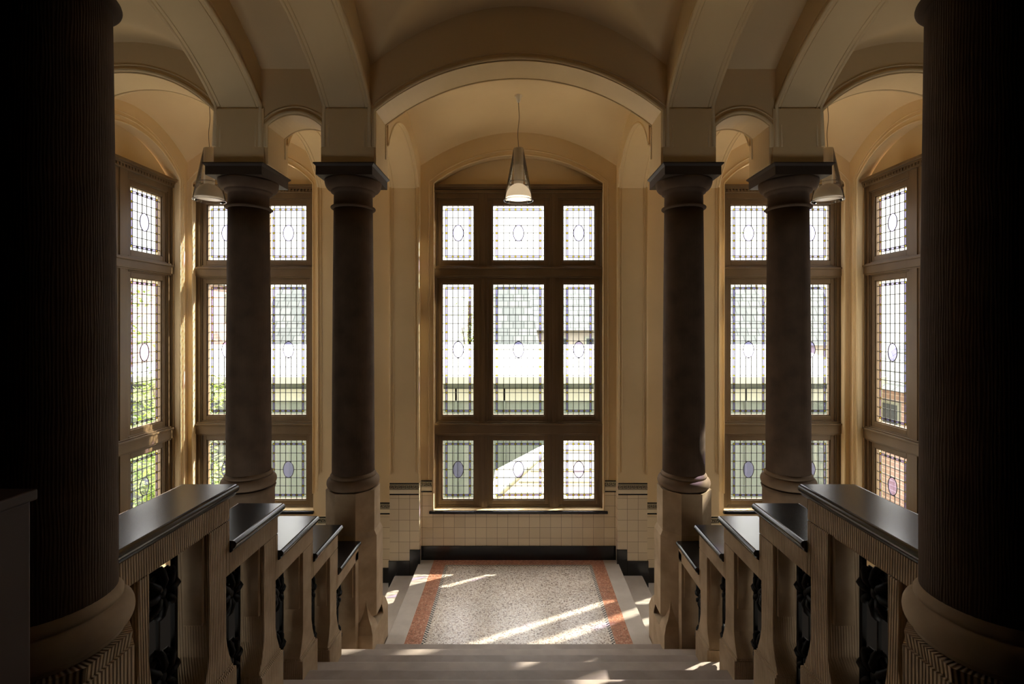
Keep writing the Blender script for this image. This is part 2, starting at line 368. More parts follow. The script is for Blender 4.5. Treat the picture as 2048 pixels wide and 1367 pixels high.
for (u0, u1, sp, ri) in ((-1.44, 1.44, SPR, 0.507), (1.995, 2.53, EYE+2.01, 0.11), (-2.53, -1.995, EYE+2.01, 0.11), (3.08, XW-0.02, SPR, 0.385), (-XW+0.02, -3.08, SPR, 0.385)):
    g = 0.022
    mo.tube(mould_path(u0-g, u1+g, sp+0.01, ri+g, YA0-0.004, ABT+0.17), 0.019, 8)
    mo.tube(mould_path(u0-0.075, u1+0.075, sp+0.03, ri+0.055, YA0-0.001, ABT+0.20), 0.009, 6)
    mo.tube(mould_path(u0, u1, sp, ri, YA1+0.004, ABT+0.17), 0.012, 6)
mo.build('arch_moulding', M['plaster'], arcade)
# front ribs running towards the viewer, rear ribs to the pilasters
FY0, FY1 = 2.05, 4.95
fr_ = MB(); mo = MB(); rr = MB(); mo2 = MB()
FZ0, FR = EYE+2.20, 0.56
for sx in (-1, 1):
    for a, b in ((1.50, 1.965), (2.60, 3.06)):
        x = sorted((sx*a, sx*b)); pth = arc(FY0, FY1, FZ0, FR, 36)
        fr_.strip([(y, z, TOPZ) for y, z in pth], x[0], x[1], 'y')
        for xe, ds in ((x[0], -1), (x[1], 1)):
            mo.tube([(xe - ds*0.004, y, z+0.010) for y, z in pth] + [(xe, YA0-0.02, ABT+0.17)], 0.021, 8)
            mo.tube([(xe - ds*0.05, y, z-0.001) for y, z in pth] + [(xe - ds*0.05, YA0-0.02, ABT+0.17)], 0.007, 6)
            mo.tube([(xe + ds*0.001, y, z+0.065) for y, z in pth], 0.008, 6)
    for a, b in ((1.44, 1.86), (2.55, 2.90)):
        x = sorted((sx*a, sx*b)); pth = arc(5.42, YP, EYE+1.98, 0.52, 32)
        rr.strip([(y, z, TOPZ) for y, z in pth], x[0], x[1], 'y')
        rr.box(x[0], x[1], YP, YB, -1.6, TOPZ)
        for xe, ds in ((x[0], -1), (x[1], 1)):
            mo2.tube([(xe - ds*0.004, y, z+0.008) for y, z in pth], 0.013, 8)
            mo2.tube([(xe - ds*0.05, y, z-0.001) for y, z in pth], 0.006, 6)
            mo2.tube([(xe - ds*0.006, YP-0.002, z) for z in (EYE-2.15, EYE+1.99)], 0.013, 8)
            mo2.tube([(xe - ds*0.05, YP-0.001, z) for z in (EYE-2.12, EYE+1.99)], 0.006, 6)
# pier above the near columns
for sx in (-1, 1):
    x = sorted((sx*1.50, sx*1.965)); fr_.box(x[0], x[1], 1.55, 2.06, ABT, TOPZ)
ceil_ = MB()
def grid(mb, x0, x1, y0, y1, fn, n=40):
    i = len(mb.v)
    for a in range(n+1):
        for b in range(n+1):
            x = x0+(x1-x0)*a/n; y = y0+(y1-y0)*b/n; mb.v.append((x, y, fn(2*a/n-1, 2*b/n-1)))
    for a in range(n):
        for b in range(n):
            p, q, r_, s_ = i+a*(n+1)+b, i+(a+1)*(n+1)+b, i+(a+1)*(n+1)+b+1, i+a*(n+1)+b+1
            tris = ((p, q, r_), (p, r_, s_)) if (a < n/2) == (b < n/2) else ((p, q, s_), (q, r_, s_))
            for t in tris: mb.f.append(t); mb.mi.append(0); mb.sm.append(True)
grid(ceil_, -1.5, 1.5, 2.05, YA0+.01, lambda u, v: EYE+2.62+0.60*max(1-u*u, 1-v*v))
for sx in (-1, 1):
    x = sorted((sx*1.95, sx*2.61)); grid(ceil_, x[0], x[1], 2.05, YA0+.01, lambda u, v: EYE+2.58+0.55*(1-v*v), 20)
    x = sorted((sx*3.05, sx*XW)); grid(ceil_, x[0], x[1], 2.05, YA0+.01, lambda u, v: EYE+2.62+max(0.24*(1-u*u), 0.5*(1-v*v)))
vault_b = lambda u, v: EYE+2.33+0.5*(1-u*u)+(1-v*v)*(0.12+0.30*u*u)
grid(ceil_, -1.445, 1.445, YA1-.01, YB+.01, vault_b)
for sx in (-1, 1):
    x = sorted((sx*2.89, sx*XW)); grid(ceil_, x[0], x[1], YA1-.01, YB+.01, lambda u, v: EYE+2.38+0.42*(1-u*u)+(1-v*v)*(0.12+0.28*u*u))
    x = sorted((sx*1.85, sx*2.56)); grid(ceil_, x[0], x[1], YA1-.01, YB+.01, lambda u, v: EYE+2.38+0.10*(1-u*u)+0.3*(1-v*v), 16)
ceiling = ceil_.build('ceiling', M['plaster'], merge=True); struct(ceiling, 'cream plaster vaults over stair and window bay', 'ceiling')
MB().box(-5.3, 5.3, -3.3, 2.05, 6.75, 7.0).build('rear_ceiling', M['rear'], ceiling)  # shade of the rear hall carried by the near-black colour
MB().box(-5.4, 5.4, -3.4, 7.6, TOPZ-0.02, TOPZ+0.15).build('roof_slab', M['plaster'], ceiling)
fr_.build('vault_rib', M['plaster'], ceiling); mo.build('rib_moulding', M['plaster'], ceiling)
rr.build('pilaster', M['plaster'], wall_back); mo2.build('pilaster_moulding', M['plaster'], wall_back)
# window reveal mouldings
mo = MB()
for a, b in OPEN_B:
    mo.tube(mould_path(a, b, OSPR, ORISE, YB-0.002, SILL+0.25), 0.012, 8)
    mo.tube(mould_path(a-0.07, b+0.07, OSPR+0.02, ORISE+0.05, YB-0.001, SILL+0.28), 0.011, 8)
mo.build('reveal_moulding', M['plaster'], wall_back)
for sx, wl in ((-1, wall_left), (1, wall_right)):
    mo = MB()
    for g, rr_ in ((0, 0.013), (0.07, 0.011), (0.12, 0.007)):
        pth = mould_path(SW0-g, SW1+g*0.6, OSPR+g*0.3, ORISE+g*0.7, sx*(XW-0.002), SILL+0.25)
        mo.tube([(y, x, z) for x, y, z in pth], rr_, 8)
    mo.tube([(sx*(XW+0.10), SW1-0.004, 0.8), (sx*(XW+0.10), SW1-0.004, OSPR)], 0.010, 8)
    mo.build('reveal_moulding', M['plaster'], wl)

# ------------------------------------------------------------------ tiles, fret band, baseboard (all on the back wall)
KEY = ["#####.", "#...#.", "#.#.#.", "#.###.", "#.....", "######"]
def fret(mb, x0, x1, y, ztop):
    """mi 0 black, mi 1 cream; band hangs 0.1745 below ztop on the face at y"""
    t = 0.012
    mb.box(x0, x1, y-t, y, ztop-0.1745, ztop, 1)
    e = 0.003
    for z1, z0 in ((0.0, 0.017), (0.024, 0.029), (0.092, 0.097), (0.156, 0.1745)): mb.box(x0, x1, y-t-e, y-t, ztop-z0, ztop-z1, 0)
    per = 0.0556; cw = per/6; ch = 0.044/6; n = int((x1-x0)/per)+1
    for k in range(n):
        for r, row in enumerate(KEY):
            c = 0
            while c < 6:
                if row[c] == '#':
                    c2 = c
                    while c2 < 6 and row[c2] == '#': c2 += 1
                    xa = x0+k*per+c*cw; xb = min(x0+k*per+c2*cw, x1)
                    if xb > xa+1e-4: mb.box(xa, xb, y-t-e, y-t, ztop-0.038-(r+1)*ch, ztop-0.038-r*ch, 0)
                    c = c2
                else: c += 1
tl2 = MB(); tl = MB(); fb = MB(); bb = MB()
def zone(x0, x1, y, ztop): fret(fb, x0, x1, y, ztop); tl.box(x0, x1, y-0.010, y, -1.6, ztop-0.1745)
zt1 = EYE-2.275; zt2 = EYE-2.60
tl.box(-1.27, 1.27, YB-0.010, YB, 0.0, SILL-0.045)
for sx in (-1, 1):
    def Z(a, b, y, zt): zone(*(sorted((sx*a, sx*b))), y, zt)
    Z(1.27, 1.44, YB, zt1); Z(1.44, 1.86, YP, zt1); Z(1.86, 2.55, YB, zt2); Z(2.55, 2.90, YP, zt2-0.16)
    x = sorted((sx*1.44, sx*1.430)); tl2.box(x[0], x[1], YP-0.01, YB-0.01, 0, zt1)
    for a, b, zt in ((1.42, 1.57, 0.204), (1.57, 1.875, 0.042)):
        x = sorted((sx*a, sx*b)); bb.box(x[0], x[1], YP-0.024, YP+0.01, -0.8, zt)
    for k in range(9):
        a = 1.86+0.345*k; x = sorted((sx*a, sx*(a+0.345))); yy = YP if 2.5 < a < 2.9 else YB; bb.box(x[0], x[1], yy-0.024, yy+0.01, -2.0, -0.118-0.167*k)
bb.box(-1.44, 1.44, YB-0.024, YB, -0.01, 0.204)
tl.build('wall_tiles', M['tile'], wall_back); tl2.build('wall_tiles', M['tile_y'], wall_back); fb.build('fret_band', [M['black_tile'], M['cream_tile_line']], wall_back)
bbo = bb.build('baseboard_back', M['black_tile'], bevel=0.004); struct(bbo, 'black glazed skirting stepping down beside the landing', 'baseboard')

# ------------------------------------------------------------------ windows
ROWS = [(4.419, 5.232, 6), (2.10, 4.05, 14), (0.835, 1.708, 6)]
GY = 0.170
def light_unit(parent, u0, u1, v0, v1, ncol, nrow, mu=0.085, mt=0.10, mb_=0.10):
    """one sash with its leaded pane; depth axis is local +y"""
    cu, cv = (u0+u1)/2, (v0+v1)/2
    U0, U1, V0, V1 = u0-cu, u1-cu, v0-cv, v1-cv
    s = MB()
    def ring(m0x, m1x, m0b, m1b, m0t, m1t, y0, y1):
        s.box(U0-m1x, U0-m0x, y0, y1, V0-m1b, V1+m1t); s.box(U1+m0x, U1+m1x, y0, y1, V0-m1b, V1+m1t)
        s.box(U0-m0x, U1+m0x, y0, y1, V0-m1b, V0-m0b); s.box(U0-m0x, U1+m0x, y0, y1, V1+m0t, V1+m1t)
    ring(0.0, 0.014, 0.0, 0.014, 0.0, 0.014, -0.022, 0.03)
    ring(0.014, mu-0.018, 0.014, mb_-0.018, 0.014, mt-0.018, -0.040, 0.03)
    ring(mu-0.018, mu, mb_-0.018, mb_, mt-0.018, mt, -0.052, 0.03)
    so = s.build('sash', M['wood'], parent, bevel=0.004); so.location = (cu, GY, cv)
    # leads and coloured glass
    le = MB(); gl = MB(); bo, bs = 0.040, 0.026; hw = 0.0042; d = 0.004
    gl.quad((U0, 0, V0), (U1, 0, V0), (U1, 0, V1), (U0, 0, V1), 0)
    a0, a1, b0, b1 = U0+bo+bs, U1-bo-bs, V0+bo+bs, V1-bo-bs
    ea, eb = 0.079, 0.121
    def vline(u, z0, z1, w_=hw): le.box(u-w_, u+w_, -d, d, z0, z1)
    def hline(z, x0, x1, w_=hw): le.box(x0, x1, -d, d, z-w_, z+w_)
    def cut(val, half, other):
        t = 1-(val/half)**2
        return other*math.sqrt(t) if t > 0 else 0
    for u in (U0+bo, U1-bo): vline(u, V0+bo, V1-bo)
    for u in (a0, a1): vline(u, V0, V1)
    for z in (V0+bo, V1-bo): hline(z, U0+bo, U1-bo)
    for z in (b0, b1): hline(z, U0, U1)
    us = [a0+(a1-a0)*k/ncol for k in range(1, ncol)]; vs = [b0+(b1-b0)*k/nrow for k in range(1, nrow)]
    for u in us:
        c = cut(u, ea, eb)
        if c: vline(u, V0, -c); vline(u, c, V1)
        else: vline(u, V0, V1)
    for z in vs:
        c = cut(z, eb, ea)
        if c: hline(z, U0, -c); hline(z, c, U1)
        else: hline(z, U0, U1)
    le.tube([(ea*math.cos(t), 0, eb*math.sin(t)) for t in [2*math.pi*k/32 for k in range(32)]], 0.0056, 6, closed=True)
    i = len(gl.v); gl.v += [(ea*math.cos(2*math.pi*k/32), -0.0012, eb*math.sin(2*math.pi*k/32)) for k in range(32)]
    gl.f.append(tuple(range(i, i+32))); gl.mi.append(2); gl.sm.append(False)
    y = -0.0012; q = bs/2
    def cq(x0, x1, z0, z1, mi): gl.quad((x0, y, z0), (x1, y, z0), (x1, y, z1), (x0, y, z1), mi)
    for zc in (V0+bo+q, V1-bo-q):
        st_ = [a0-q] + us + [a1+q]
        for k, u in enumerate(st_):
            cq(u-q, u+q, zc-q, zc+q, 3)
            for e in (-1, 1): le.box(u+e*q-0.0028, u+e*q+0.0028, -d, d, zc-q, zc+q)
            if k: cq(st_[k-1]+q, u-q, zc-q, zc+q, 1)
    for uc in (U0+bo+q, U1-bo-q):
        st_ = [b0-q] + vs + [b1+q]
        for k, z in enumerate(st_):
            if 0 < k < len(st_)-1:
                cq(uc-q, uc+q, z-q, z+q, 3)
                for e in (-1, 1): le.box(uc-q, uc+q, -d, d, z+e*q-0.0028, z+e*q+0.0028)
            if k: cq(uc-q, uc+q, st_[k-1]+q, z-q, 1)
    gl.build('leaded_glass', [M['glass'], M['violet'], M['lilac'], M['amber']], so)
    le.build('lead_came', M['lead'], so)
    return so
def window(name, label, loc, rz, hw_, cols, sillw, dentil):
    w_ = empty(name, loc, rz); struct(w_, label, 'window')
    f = MB(); y0, y1 = 0.105, 0.205
    top = 5.50
    mu, mv = 0.085, 0.10
    edges = [-hw_]
    for (u0, u1, nc) in cols: edges += [u0-mu, u1+mu]
    edges.append(hw_)
    for k in range(0, len(edges), 2): f.box(edges[k], edges[k+1], y0, y1, SILL, top)
    zed = [(ROWS[0][1]+mv, top), (ROWS[1][1]+mv, ROWS[0][0]-mv), (ROWS[2][1]+mv, ROWS[1][0]-mv), (SILL, ROWS[2][0]-mv)]
    for z0, z1 in zed:
        for k in range(1, len(edges)-1, 2): f.box(edges[k], edges[k+1], y0, y1, z0, z1)
    f.build('window_frame', M['wood'], w_, bevel=0.004)
    t = MB()
    for z0, z1 in zed[1:3]:
        t.box(-hw_, hw_, y0-0.03, y0, z0+0.02, z1-0.02); t.box(-hw_, hw_, y0-0.045, y0, z1-0.045, z1-0.02); t.box(-hw_, hw_, y0-0.015, y0, z0, z1)
    t.build('transom', M['wood'], w_, bevel=0.004)
    m_ = MB()
    for k in range(2, len(edges)-2, 2):
        c = (edges[k]+edges[k+1])/2; g = (edges[k+1]-edges[k])/2
        m_.box(c-g*0.35, c+g*0.35, y0-0.012, y0, SILL, top)
    for e in (-1, 1): x = sorted((e*hw_, e*(hw_-0.02))); m_.box(x[0], x[1], y0-0.02, y0, SILL, top)
    m_.build('mullion', M['wood'], w_, bevel=0.003)
    c = MB(); c.box(-hw_, hw_, y0-0.035, y0, top-0.09, top-0.05); c.box(-hw_, hw_, y0-0.055, y0, top-0.04, top-0.015); c.box(-hw_, hw_, y0-0.085, y0+0.1, top-0.015, top+0.02)
    if dentil:
        n = int(2*hw_/0.05)
        for k in range(n): u = -hw_+0.012+k*0.05; c.box(u, u+0.026, y0-0.05, y0, top-0.075, top-0.04)
    c.build('cornice', M['wood'], w_, bevel=0.002)
    MB().strip([(u, top, z) for u, z in arc(-hw_, hw_, OSPR, ORISE)], 0.16, 0.20).build('tympanum', M['plaster'], w_)
    s = MB(); s.box(-sillw, sillw, -0.035, 0.11, SILL-0.045, SILL-0.005); s.build('window_sill', M['black_tile'], w_, bevel=0.008)
    for (u0, u1, nc) in cols:
        for (v0, v1, nr) in ROWS: light_unit(w_, u0, u1, v0, v1, nc, nr)
    return w_
CW = [(-1.137, -0.678, 4), (-0.38, 0.38, 7), (0.678, 1.137, 4)]
SWC = [(-0.735, -0.19, 5), (0.19, 0.735, 5)]
window('window_1', 'large middle stained glass window of nine leaded lights in a brown frame', (0, YB, 0), 0, 1.25, CW, 1.31, False)
window('window_2', 'stained glass window behind the left pair of columns', (-3.925, YB, 0), 0, 0.89, SWC, 0.92, True)
window('window_3', 'stained glass window behind the right pair of columns', (3.925, YB, 0), 0, 0.89, SWC, 0.92, True)
window('window_4', 'stained glass window in the left side wall, seen at a slant', (-XW, 6.14, 0), math.pi/2, 0.89, SWC, 0.92, True)
window('window_5', 'stained glass window in the right side wall, seen at a slant', (XW, 6.14, 0), -math.pi/2, 0.89, SWC, 0.92, True)

# ------------------------------------------------------------------ columns
def torus_prof(r, zc, h, rb, n=12): return [(rb + r*math.cos(-math.pi/2 + math.pi*k/n), zc + h*math.sin(-math.pi/2 + math.pi*k/n)) for k in range(n+1)]
def column(x, y, tz, label, kind):
    """tz = top of pedestal (bottom of base torus)"""
    c = empty('stone_column', (x, y, 0)); tag(c, label, 'column', 'sandstone columns of the stair hall')
    b = MB(); b.lathe([(0.235, tz-0.01)] + torus_prof(0.045, tz+0.06, 0.058, 0.222) + [(0.232, tz+0.122), (0.232, tz+0.138), (0.214, tz+0.165)])
    b.build('base_moulding', M['stone'] if kind == 'near' else M['stone_base'], c)
    zr = EYE+1.215
    n = 10; z0 = tz+0.155
    sh = [(0.215-0.018*(k/n)**1.6, z0+(zr-z0)*k/n) for k in range(n+1)]
    MB().lathe(sh, seg=64).build('shaft', M['shaft'], c)
    cp = [(0.197, zr-0.004)] + torus_prof(0.022, zr+0.014, 0.016, 0.205, 8) + [(0.197, zr+0.034), (0.195, EYE+1.36), (0.203, EYE+1.375), (0.222, EYE+1.385), (0.226, EYE+1.40), (0.226, EYE+1.405)]
    cp += [(0.232+0.055*math.sin(t), EYE+1.508-0.10*math.cos(t)) for t in [math.pi/2*k/8 for k in range(9)]]
    MB().lathe(cp, seg=64).build('capital', M['capital'], c)
    a = MB(); prof = [(0.283, 1.506), (0.283, 1.592), (0.290, 1.600), (0.303, 1.612), (0.303, 1.625)]
    for k in range(len(prof)-1):
        r0, h0 = prof[k]; r1, h1 = prof[k+1]
        a.prism([(-r0, -r0), (r0, -r0), (r0, r0), (-r0, r0)], EYE+h0, EYE+h1, 'z') if r0 == r1 else None
        if r0 != r1:
            i = len(a.v); a.v += [(-r0,-r0,EYE+h0),(r0,-r0,EYE+h0),(r0,r0,EYE+h0),(-r0,r0,EYE+h0),(-r1,-r1,EYE+h1),(r1,-r1,EYE+h1),(r1,r1,EYE+h1),(-r1,r1,EYE+h1)]
            for q in ((0,1,5,4),(1,2,6,5),(2,3,7,6),(3,0,4,7)): a.f.append(tuple(i+j for j in q)); a.mi.append(0); a.sm.append(False)
    a.build('abacus', M['abacus'], c)
    p = MB()
    def frust(a0, z0, a1, z1):
        P0, P1 = oct_pts(a0, 0, 0), oct_pts(a1, 0, 0); i = len(p.v)
        p.v += [(q[0], q[1], z0) for q in P0] + [(q[0], q[1], z1) for q in P1]
        for k in range(8): p.f.append((i+k, i+(k+1) % 8, i+8+(k+1) % 8, i+8+k)); p.mi.append(0); p.sm.append(False)
        p.f.append(tuple(range(i+7, i-1, -1))); p.f.append(tuple(range(i+8, i+16))); p.mi += [0, 0]; p.sm += [False, False]
    if kind == 'inner':
        frust(0.252, EYE-2.13, 0.252, tz); frust(0.278, EYE-2.17, 0.253, EYE-2.12); frust(0.278, 0.45, 0.278, EYE-2.17)
        q = 0.288; p.box(-q, q, -q, q, -0.6, 0.34)
        P0 = oct_pts(q, 0, 0)
        for cx_, cy_ in ((1, 1), (-1, 1), (-1, -1), (1, -1)):
            A_ = [(cx_*q*0.36, cy_*q), (cx_*q, cy_*q), (cx_*q, cy_*q*0.36)]
            lev = [(0.0, 0.34), (0.22, 0.42), (0.55, 0.47), (0.80, 0.54), (1.0, 0.66)]; ctr = (cx_*0.278*0.70, cy_*0.278*0.70); i = len(p.v)
            for t_, z_ in lev: p.v += [(a_[0]*(1-t_)+ctr[0]*t_, a_[1]*(1-t_)+ctr[1]*t_, z_) for a_ in A_]
            for j_ in range(4):
                for k_ in range(2): p.f.append((i+j_*3+k_, i+j_*3+k_+1, i+j_*3+3+k_+1, i+j_*3+3+k_)); p.mi.append(0); p.sm.append(False)
    elif kind == 'outer':
        p.lathe([(0.245, 0.9), (0.245, tz-0.05), (0.262, tz)], seg=48); frust(0.27, 0.3, 0.27, 0.95); frust(0.30, -1.34, 0.30, 0.32)
    else:
        frust(0.235, tz-0.10, 0.248, tz-0.02); frust(0.2525, 1.84, 0.2525, tz-0.075)
    p.build('pedestal', M['stone_rib_cyl'] if kind == 'near' else M['stone_base'] if kind == 'outer' else M['stone'], c)
    return c
for sx, nm in ((-1, 'left'), (1, 'right')):
    column(sx*1.745, 5.18, EYE-1.70, 'dark sandstone column on the tall octagonal pedestal at the %s corner of the landing' % nm, 'inner')
    column(sx*2.85, 5.18, EYE-1.70, 'sandstone column standing before the two-light window on the %s of the landing' % nm, 'outer')
    column(sx*1.745, 1.80, EYE-1.165, 'broad shadowed column nearest the viewer at the %s edge of the photo' % nm, 'near')
SC.view_layers[0].update()

# ------------------------------------------------------------------ balustrades
FZ = [2.03, 2.715, 3.26, 3.82, 4.34, 4.90]
HC = [0.890, 1.195, 1.498, 1.780, 2.146]
def stairz(y): return RISE*max(0, (5.05+RUN-y)/RUN)
for sx, nm in ((-1, 'left'), (1, 'right')):
    b = empty('stone_balustrade', (sx*1.72, 3.4, 0))
    tag(b, 'stepped sandstone balustrade with black marble copings on the %s of the stairs' % nm, 'balustrade')
    def X(a, c): return tuple(sorted((sx*(a-1.72), sx*(c-1.72))))
    def Y(y): return y-3.4
    xi, xo, xw = 1.60, 1.765, 1.87
    for k in range(5):
        y0, y1, h = FZ[k], FZ[k+1], HC[k]; zt = EYE-h
        last = k == 4
        cp = MB(); xa, xb = 1.565, 1.90
        nose = [(xa+0.022-0.022*math.cos(t), zt-0.022+0.022*math.sin(t)) for t in [-math.pi/2+math.pi*j/8 for j in range(9)]]
        nose2 = [(xb-0.022+0.022*math.cos(t), zt-0.022+0.022*math.sin(t)) for t in [math.pi/2-math.pi*j/8 for j in range(9)]]
        outl = [(xa+0.03, zt-0.066)] + [(xa+0.016, zt-0.052)] + nose + nose2 + [(xb-0.016, zt-0.052), (xb-0.03, zt-0.066)]
        cp.prism([(sx*(px-1.72), pz) for px, pz in outl], Y(y0)+(0.001 if k else -0.12), Y(y1)+(0.035 if not last else -0.02), 'y')
        cp.build('coping', M['marble'], b, bevel=0.006)
        # beam over the opening
        ob = zt-0.185; s = MB(); x = X(xi, xo)
        po0, po1 = (y0+0.095, y1-0.18) if k == 0 else (y0-0.03, y1-0.18)
        if last: po0, po1 = y0-0.03, y1-0.09
        xw_ = X(xi, xw); s.box(xw_[0], xw_[1], Y(y0)-(0 if k else 0.10), Y(y1), ob, zt-0.062)
        # post at the far end with flared foot
        def post(a0, a1, ztop, fl=0.055):
            zp = stairz((a0+a1)/2) + 0.16
            pts = [(Y(a0), ztop), (Y(a0), zp+0.17), (Y(a0-fl*0.35), zp+0.09), (Y(a0-fl), zp), (Y(a1+fl), zp), (Y(a1+fl*0.35), zp+0.09), (Y(a1), zp+0.17), (Y(a1), ztop)]
            s.prism(pts, x[0], x[1], 'x')
            pl = MB(); xp = X(xi-0.022, xo+0.022)
            zb = stairz(a1+fl) - RISE*1.2
            pl.box(xp[0], xp[1], Y(a0-fl-0.006), Y(a1+fl+0.006), zb, zp-0.015)
            xq = X(xi-0.006, xo+0.006); pl.box(xq[0], xq[1], Y(a0-fl), Y(a1+fl), zp-0.016, zp)
            pl.build('post_plinth', M['stone_rib'], b, bevel=0.004)
        if not last: post(y1-0.18, y1-0.03, zt-0.19)
        else: s.box(x[0], x[1], Y(y1-0.09), Y(y1), 0.02, zt-0.1)
        if k == 0:
            post(2.062, 2.125, zt-0.19, 0.03)
        else:
            s.box(x[0], x[1], Y(y0-0.03), Y(y0+0.0), ob, EYE-HC[k-1]-0.19)
        s.build('parapet', M['stone_rib'] if k < 2 else M['stone'], b, bevel=0.004)
        # recessed moulding round the opening
        r = MB(); xr = X(xi+0.022, xo-0.04); g = 0.020; zl = stairz((po0+po1)/2)+0.36
        r.box(xr[0], xr[1], Y(po0), Y(po1), ob-g, ob); r.box(xr[0], xr[1], Y(po0), Y(po0+g), zl, ob); r.box(xr[0], xr[1], Y(po1-g), Y(po1), zl, ob)
        r.build('opening_moulding', M['stone'], b, bevel=0.006)
        # wrought iron grille
        gx = sx*(1.715-1.72); yc = (po0+po1)/2; zb = stairz(yc)-0.05
        ir = empty('iron_grille', (gx, Y(yc), 0), 0, b); tag(ir, 'black wrought iron grille')
        bars = MB()
        for dy in (-0.11, 0.11) if not last else (-0.07, 0.07): bars.box(-0.011, 0.011, dy-0.011, dy+0.011, zb, ob+0.01)
        bars.box(-0.007, 0.007, -0.006, 0.006, zb, ob+0.01)
        bars.build('bar', M['iron'], ir)
        for zz in (ob-0.20, ob-0.60):
            ro = MB(); ro.lathe([(0.0, -0.035), (0.030, -0.028), (0.036, 0.0), (0.030, 0.028), (0.0, 0.035)], seg=16)
            for q in range(8):
                a = 2*math.pi*q/8; ca, sa = math.cos(a), math.sin(a)
                for e in (-1, 1):
                    ro.tube([(0.020*e, ca*0.03, sa*0.03), (0.034*e, ca*0.06, sa*0.06), (0.022*e, ca*0.10, sa*0.10), (0.004*e, ca*0.118, sa*0.118)], 0.017, 6)
            ro.tube([(0, 0.085*math.cos(t), 0.085*math.sin(t)) for t in [2*math.pi*j/20 for j in range(20)]], 0.012, 6, closed=True)
            o = ro.build('rosette', M['iron'], ir); o.location = (0, 0, zz)
    # link piece next to the near column
# dark panelled box beside the viewer on the left
bx = MB().box(-1.72, -1.447, -0.6, 1.455, 1.84, EYE-0.52).box(-1.74, -1.435, -0.62, 1.465, EYE-0.52, EYE-0.487)
bxo = bx.build('wooden_partition', M['dark_wood'], bevel=0.006)
tag(bxo, 'low dark brown partition in the shade at the bottom left corner', 'partition')

# ------------------------------------------------------------------ pendant lamps
def pendant(x, y, label, lit, ztop):
    p = empty('pendant_lamp', (x, y, 0)); tag(p, label, 'lamp', 'conical glass pendant lamps')
    MB().lathe([(0.004, ztop-0.085), (0.020, ztop-0.08), (0.032, ztop-0.03), (0.048, ztop-0.008), (0.05, ztop+0.03)], seg=24).build('ceiling_cup', M['lamp_white'], p)
    zt, zb = EYE+2.27, EYE+1.60
    n = 16; zc0 = ztop-0.08
    MB().tube([(0.012*math.sin(2*math.pi*k/n)*math.sin(math.pi*k/n), 0, zc0+(zt-zc0)*k/n) for k in range(n+1)], 0.004, 6).build('cord', M['cord'], p)
    MB().lathe([(0.0, zt), (0.058, zt), (0.061, zt-0.01), (0.061, zt-0.22), (0.057, zt-0.223), (0.061, zt-0.227), (0.061, zt-0.45), (0.0, zt-0.45)], seg=32).build('lamp_housing', M['lamp_metal'], p)
    dz = zt-0.45-(zb+0.033); dome = [(0.165*math.cos(t), zb+0.033+dz*math.sin(t)) for t in [math.pi/2*k/12 for k in range(12)]]
    rf = MB(); rf.lathe([(0.03, zt-0.452)] + dome[::-1], seg=48); rf.f = rf.f[:-2]; rf.mi = rf.mi[:-2]; rf.sm = rf.sm[:-2]; rf.build('reflector', M['lamp_metal'], p)
    ri = MB(); ri.tube([(0.125*math.cos(t), 0.125*math.sin(t), zt-0.44) for t in [2*math.pi*k/40 for k in range(40)]], 0.006, 6, closed=True); ri.build('glass_ring', M['lamp_glass'], p)
    g = MB(); g.lathe([(0.063, zt+0.005), (0.187, zb)], seg=64); g.f = g.f[:-2]; g.mi = g.mi[:-2]; g.sm = g.sm[:-2]
    g.tube([(0.187*math.cos(t), 0.187*math.sin(t), zb) for t in [2*math.pi*k/48 for k in range(48)]], 0.0045, 6, closed=True)
    g.build('glass_shade', M['lamp_glass'], p)
    d = MB(); d.lathe([(0.0, zb+0.030), (0.158, zb+0.030), (0.158, zb+0.036), (0.0, zb+0.036)], seg=40)
    o = d.build('diffuser', M['lamp_on'] if lit else M['lamp_off'], p)
    if lit: o['label'] = 'glowing warm white diffuser'
    return p
pendant(0, 6.30, 'lit conical glass pendant lamp hanging before the middle window', True, EYE+2.945)
pendant(-3.975, 6.30, 'unlit glass pendant lamp partly hidden by the capital left of the landing', False, EYE+2.92)
pendant(3.975, 6.30, 'unlit glass pendant lamp beside the capital right of the landing', False, EYE+2.92)

# ------------------------------------------------------------------ outside
GZ = -3.2
gnd = MB().box(-80, 80, 7.6, 120, GZ-0.3, GZ).box(-80, -5.3, -20, 7.6, GZ-0.3, GZ).box(5.3, 80, -20, 7.6, GZ-0.3, GZ).build('floor', M['grass']); struct(gnd, 'ground of the yard outside', 'ground')
def PX(px, py, y): return ((px-1037)*y/980, EYE-(py-650)*y/980)
# long workshop with bright roof and green boarded wall
wk = empty('workshop', (0, 16, GZ)); tag(wk, 'long low workshop with green boarding under a bright pale roof', 'building')
ez = PX(0, 757, 16)[1]-GZ; rz = PX(0, 692, 22)[1]-GZ
MB().box(-13.5, 11.8, 0.3, 0.5, 0, ez).build('boarded_wall', M['green_board'], wk)
MB().prism([(0, ez-0.04), (6, rz), (6, rz+0.08), (0, ez+0.06)], -13.8, 12.0, 'x').build('roof', M['roof_zinc'], wk)
f = MB(); f.box(-13.8, 12.0, -0.06, 0.02, ez-0.16, ez+0.06); f.box(-13.6, 11.9, 0.22, 0.30, ez-0.75, ez-0.36); f.build('fascia', M['fascia'], wk)
s_ = MB()
for k in range(16): s_.box(-13.3+k*1.6, -13.24+k*1.6, 0.22, 0.32, 0, ez-0.36)
s_.build('boarding_batten', M['green_board'], wk)
